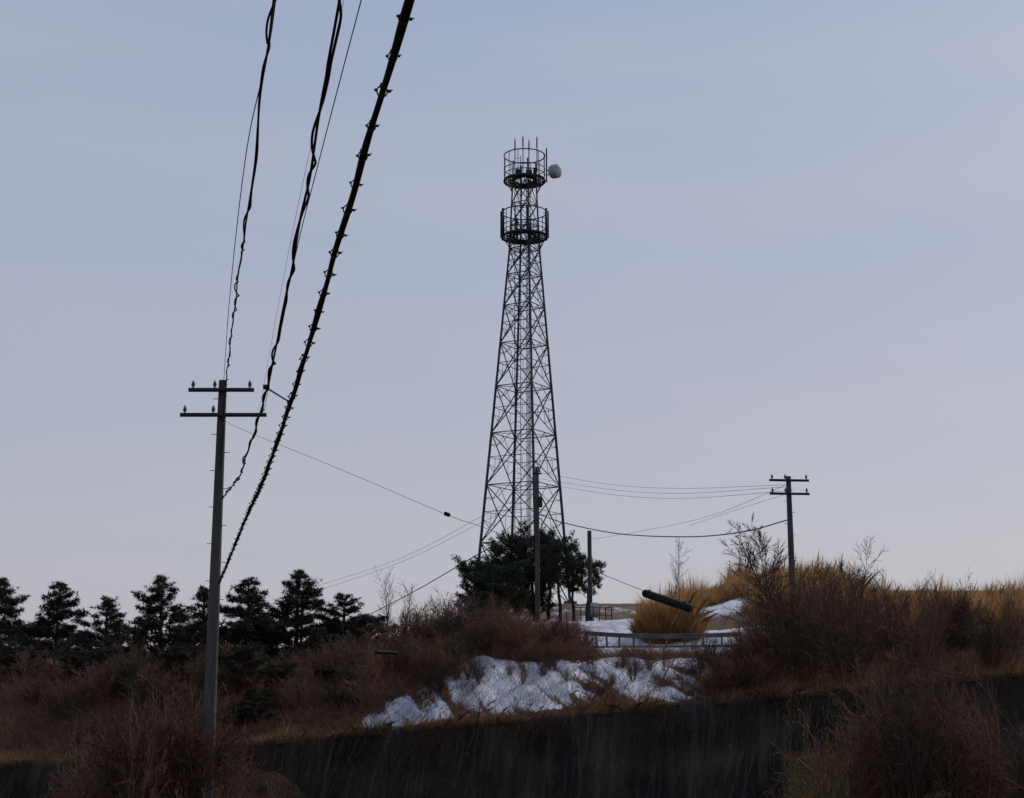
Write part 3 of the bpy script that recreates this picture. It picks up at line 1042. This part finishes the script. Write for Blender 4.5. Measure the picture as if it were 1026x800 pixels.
bare_tree(5, 3.6, 1, 2, .05, "small pale leafless tree on the ridge", xat(677, 86), 86)
bare_tree(6, 4.3, 1, 2, .06, "small leafless tree beside the conifers", xat(389, 68), 68)
bare_tree(16, 3.2, 1, 2, .05, "small leafless tree beside the conifers", xat(408, 66), 66)
bare_tree(8, 4.6, 2, 2, .06, "dark leafless tree with branches reaching over the hill", xat(812, 50), 50, (-.72, 0), .45, .02, M_TWIGD)
bare_tree(18, 4.4, 2, 2, .06, "dark leafless tree with branches reaching over the hill", xat(796, 48), 48, (-.45, 0), .45, .02, M_TWIGD)
bare_tree(9, 3.9, 1, 3, .05, "leafless tree with thin spreading branches by the hill", xat(860, 53), 53, (-.1, 0), .4, .03, M_TWIGD)
bare_tree(10, 2.6, 2, 2, .045, "leafless dark sapling leaning over the snow", xat(460, 49), 49, (.15, 0), .55)

rng = np.random.default_rng(77)
outl = []
for _ in range(9):
    a = rng.uniform(0, 6.28)
    d = np.array([math.cos(a) * .4, math.sin(a) * .4, 1.]); d /= np.linalg.norm(d)
    grow(np.zeros(3), d, rng.uniform(1.6, 2.7), .02, 1, outl, rng, 3, .14, .05)
ends = np.array([o[1] for o in outl])
ends = ends[ends[:, 2] > .7]
cc = np.repeat(ends, 8, axis=0) + rng.normal(0, .07, (len(ends) * 8, 3))
dd = norm(rng.normal(size=cc.shape)); sd = norm(np.cross(dd, rng.normal(size=cc.shape)))
lv = np.stack([cc, cc + dd * .03 + sd * .018, cc + dd * .07, cc + dd * .03 - sd * .018], 1).reshape(-1, 3)
lme = mesh_from("foliage", [(lv, np.arange(len(lv)).reshape(-1, 4))]); lme.materials.append(M_LEAF)
sme = mesh_from("stems", segs(np.array([o[0] for o in outl]), np.array([o[1] for o in outl]), [max(.004, o[2]) for o in outl], [max(.003, o[3]) for o in outl], n=3)); sme.materials.append(M_TWIGD)
for (px, y) in ((787, 33.5), (822, 34)):
    x = xat(px, y)
    e = empty("evergreen_shrub", "leafy yellow green shrub beside bare brown brush", "shrub", (x, y, hgt(x, y) - .05), "leafy shrubs")
    e.rotation_euler = (0, 0, px)
    zt = P(px, 728, y)[2]
    e.scale = (.33, .33, (zt - hgt(x, y)) / 2.6)
    for nm, me in (("stems", sme), ("foliage", lme)):
        o = bpy.data.objects.new(nm, me); col.objects.link(o); o.parent = e


# ------------------------------------------------------------------ ground cover (stuff)
def grass(name, seed, tuftspos, blades, h, w, m, lean=.35):
    rng = np.random.default_rng(seed)
    t = np.asarray(tuftspos)
    n = len(t)
    a = rng.uniform(0, 2 * math.pi, (n, blades))
    le = rng.gamma(2, lean / 2, (n, blades))
    hh = h * rng.uniform(.4, 1.2, (n, blades)) * t[:, 3:4]
    r0 = rng.uniform(0, .12, (n, blades))
    bx = t[:, 0:1] + np.cos(a) * r0; by = t[:, 1:2] + np.sin(a) * r0; bz = t[:, 2:3] + 0 * a - .04
    d = np.stack([np.cos(a) * le, np.sin(a) * le, np.ones_like(a)], -1); d = norm(d)
    base = np.stack([bx, by, bz], -1)
    s = norm(np.stack([rng.normal(size=a.shape), rng.normal(size=a.shape), np.zeros_like(a)], -1))
    mid = base + d * hh[..., None] * .6
    d2 = d.copy(); d2[..., 2] -= .35; d2[..., 0] += .12; d2 = norm(d2)
    tip = mid + d2 * hh[..., None] * .45
    v = np.stack([base - s * w, base + s * w, mid + s * w * .7, tip, mid - s * w * .7], 2).reshape(-1, 3)
    f = np.arange(len(v)).reshape(-1, 5)
    obj(name, [(v, f)], m, kind="stuff")


rng = np.random.default_rng(5)
tf = []
while len(tf) < 4600:
    y = rng.uniform(67, 92)
    x = rng.uniform(4.5, 32)
    sn = snowmask(x, y) if y < 80 else 0
    if sn > .35: continue
    if x < 8.0 and y < 80: continue
    if x < .089 * y: continue
    if y < 71 and 9.3 < x < 11.9: continue
    dens = .55 + fbm(x, y, .55, 4) * 1.3
    if rng.uniform() > dens + .15: continue
    tall = .7 + 1.6 * max(0, fbm(x, y, .8, 14))
    tf.append((x, y, hgt(x, y), rng.uniform(.4, 1.25) * tall))
grass("dry_grass", 1, tf, 26, 1.0, .009, M_GRASS, .32)
tf = []
for _ in range(120):
    px = np.clip(rng.normal(665, 15), 634, 697); y = rng.uniform(64.6, 66.6)
    x = xat(px, y)
    tf.append((x, y, hgt(x, y), rng.uniform(.5, 1.25) * math.sqrt(max(.15, 1.08 - ((px - 665) / 34) ** 2))))
grass("pampas_clump", 2, tf, 70, 1.8, .009, M_PAMPAS, .45)
tf = []
for _ in range(3600):
    y = 45.0 + abs(rng.normal(0, 3.8)); x = rng.uniform(-16, 20)
    if y > 59: continue
    sn = snowmask(x, y)
    if sn > .4 and rng.uniform() > .10: continue
    if y > 54.5 and sn > .3: continue
    if x < -5 and rng.uniform() > .5: continue
    tf.append((x, y, hgt(x, y), rng.uniform(.4, 1.2)))
for _ in range(1500):
    x = rng.uniform(-20, 20)
    if rng.uniform() > .55 + fbm(x, 3, 1.0, 2): continue
    tf.append((x, 44.75 + rng.uniform(-.1, .4), float(wall_top(x)) - .03, rng.uniform(.3, 1.2) * (1 + 1.8 * max(0, fbm(x, 0, 1.1, 6)))))
grass("bank_grass", 3, tf, 16, .42, .007, M_GRASSD, .9)
n = 38000
X = rng.uniform(-18, 20, n); Y = 45.3 + rng.gamma(2.0, 3.2, n)
keep = (Y < 59)
X, Y = X[keep], Y[keep]
p0, p1 = [], []
for i, (x, y) in enumerate(zip(X, Y)):
    sn = snowmask(x, y) if -6 < x < 12 else 0
    if sn > .45 and (rng.uniform() > .24 or y > 54): continue
    z = hgt(x, y)
    a = rng.uniform(0, 6.28); l = rng.uniform(.2, .75)
    e = rng.uniform(.15, 1.2)
    p0.append((x, y, z - .02)); p1.append((x + math.cos(a) * l * math.cos(e), y + math.sin(a) * l * math.cos(e), z + l * math.sin(e)))
obj("bank_brush", segs(p0, p1, .007, .003, n=3), M_TWIG, kind="stuff")
p0, p1 = [], []
for _ in range(12000):
    x = rng.uniform(-20, 22)
    w_ = float(wall_top(x))
    dens = .38 + fbm(x, 1.5, .6, 8) * 1.5
    if rng.uniform() > dens: continue
    l = rng.gamma(2, .16)
    t = rng.uniform(0, 1) ** 2.2 * (1.1 + 1.5 * fbm(x, 4, .6, 3))
    t = max(t, 0)
    p0.append((x, 44.80 - t * .47, w_ + .10 - t))
    p1.append((x + rng.normal(0, .16), 44.60 - (t + l) * .5, w_ + .08 - t - l * .9))
obj("hanging_dead_stalks", segs(p0, p1, .007, .003, n=3), M_TWIGD, kind="stuff")

# ------------------------------------------------------------------ light
sd = norm(np.array([[.50, .62, .62]]))[0]
el = math.asin(sd[2]); az = math.atan2(sd[0], sd[1])
sl = bpy.data.lights.new("sun", 'SUN')
sl.energy = 2.2
sl.angle = math.radians(.6)
sl.color = (1, .93, .83)
so = bpy.data.objects.new("sun", sl)
col.objects.link(so)
so.rotation_euler = Vector(sd).to_track_quat('Z', 'Y').to_euler()

w = bpy.data.worlds.new("World")
scene.world = w
w.use_nodes = True
nt = w.node_tree; N = nt.nodes.new; L = nt.links.new
bg = nt.nodes["Background"]; bg.inputs[1].default_value = .08
sky = N("ShaderNodeTexSky"); sky.sky_type = 'NISHITA'; sky.sun_disc = False
sky.sun_elevation = el; sky.sun_rotation = az; sky.dust_density = 2.0
L(sky.outputs[0], bg.inputs[0])
tc = N("ShaderNodeTexCoord"); sp = N("ShaderNodeSeparateXYZ"); L(tc.outputs["Generated"], sp.inputs[0])
rp = N("ShaderNodeValToRGB")
els = rp.color_ramp.elements
els[0].position = 0.0; els[0].color = srgb(184, 185, 195)
els[1].position = 1.0; els[1].color = srgb(124, 144, 176)
for z, c_ in ((.10, (181, 183, 195)), (.22, (172, 178, 196)), (.34, (164, 176, 199)), (.47, (154, 171, 199))):
    e = els.new(z); e.color = srgb(*c_)
mpn = N("ShaderNodeMapping"); mpn.inputs["Scale"].default_value = (1.2, 1.2, 7); mpn.inputs["Rotation"].default_value = (0, .12, 0)
nz = N("ShaderNodeTexNoise"); nz.inputs["Scale"].default_value = 1.7; nz.inputs["Detail"].default_value = 5; nz.inputs["Roughness"].default_value = .45
L(tc.outputs["Generated"], mpn.inputs[0]); L(mpn.outputs[0], nz.inputs["Vector"])
mrn = N("ShaderNodeMapRange"); mrn.inputs[1].default_value = .38; mrn.inputs[2].default_value = .68; mrn.inputs[3].default_value = 0; mrn.inputs[4].default_value = .42
L(nz.outputs["Fac"], mrn.inputs[0])
L(sp.outputs[2], rp.inputs[0])
mxc = N("ShaderNodeMix"); mxc.data_type = 'RGBA'; mxc.inputs[7].default_value = srgb(188, 186, 197)
L(mrn.outputs[0], mxc.inputs[0]); L(rp.outputs[0], mxc.inputs[6])
bg2 = N("ShaderNodeBackground"); bg2.inputs[1].default_value = 1.0
L(mxc.outputs[2], bg2.inputs[0])
ms = N("ShaderNodeMixShader"); ms.inputs[0].default_value = .88
L(bg.outputs[0], ms.inputs[1]); L(bg2.outputs[0], ms.inputs[2])
L(ms.outputs[0], nt.nodes["World Output"].inputs[0])
print("shrubs", cntb[0])
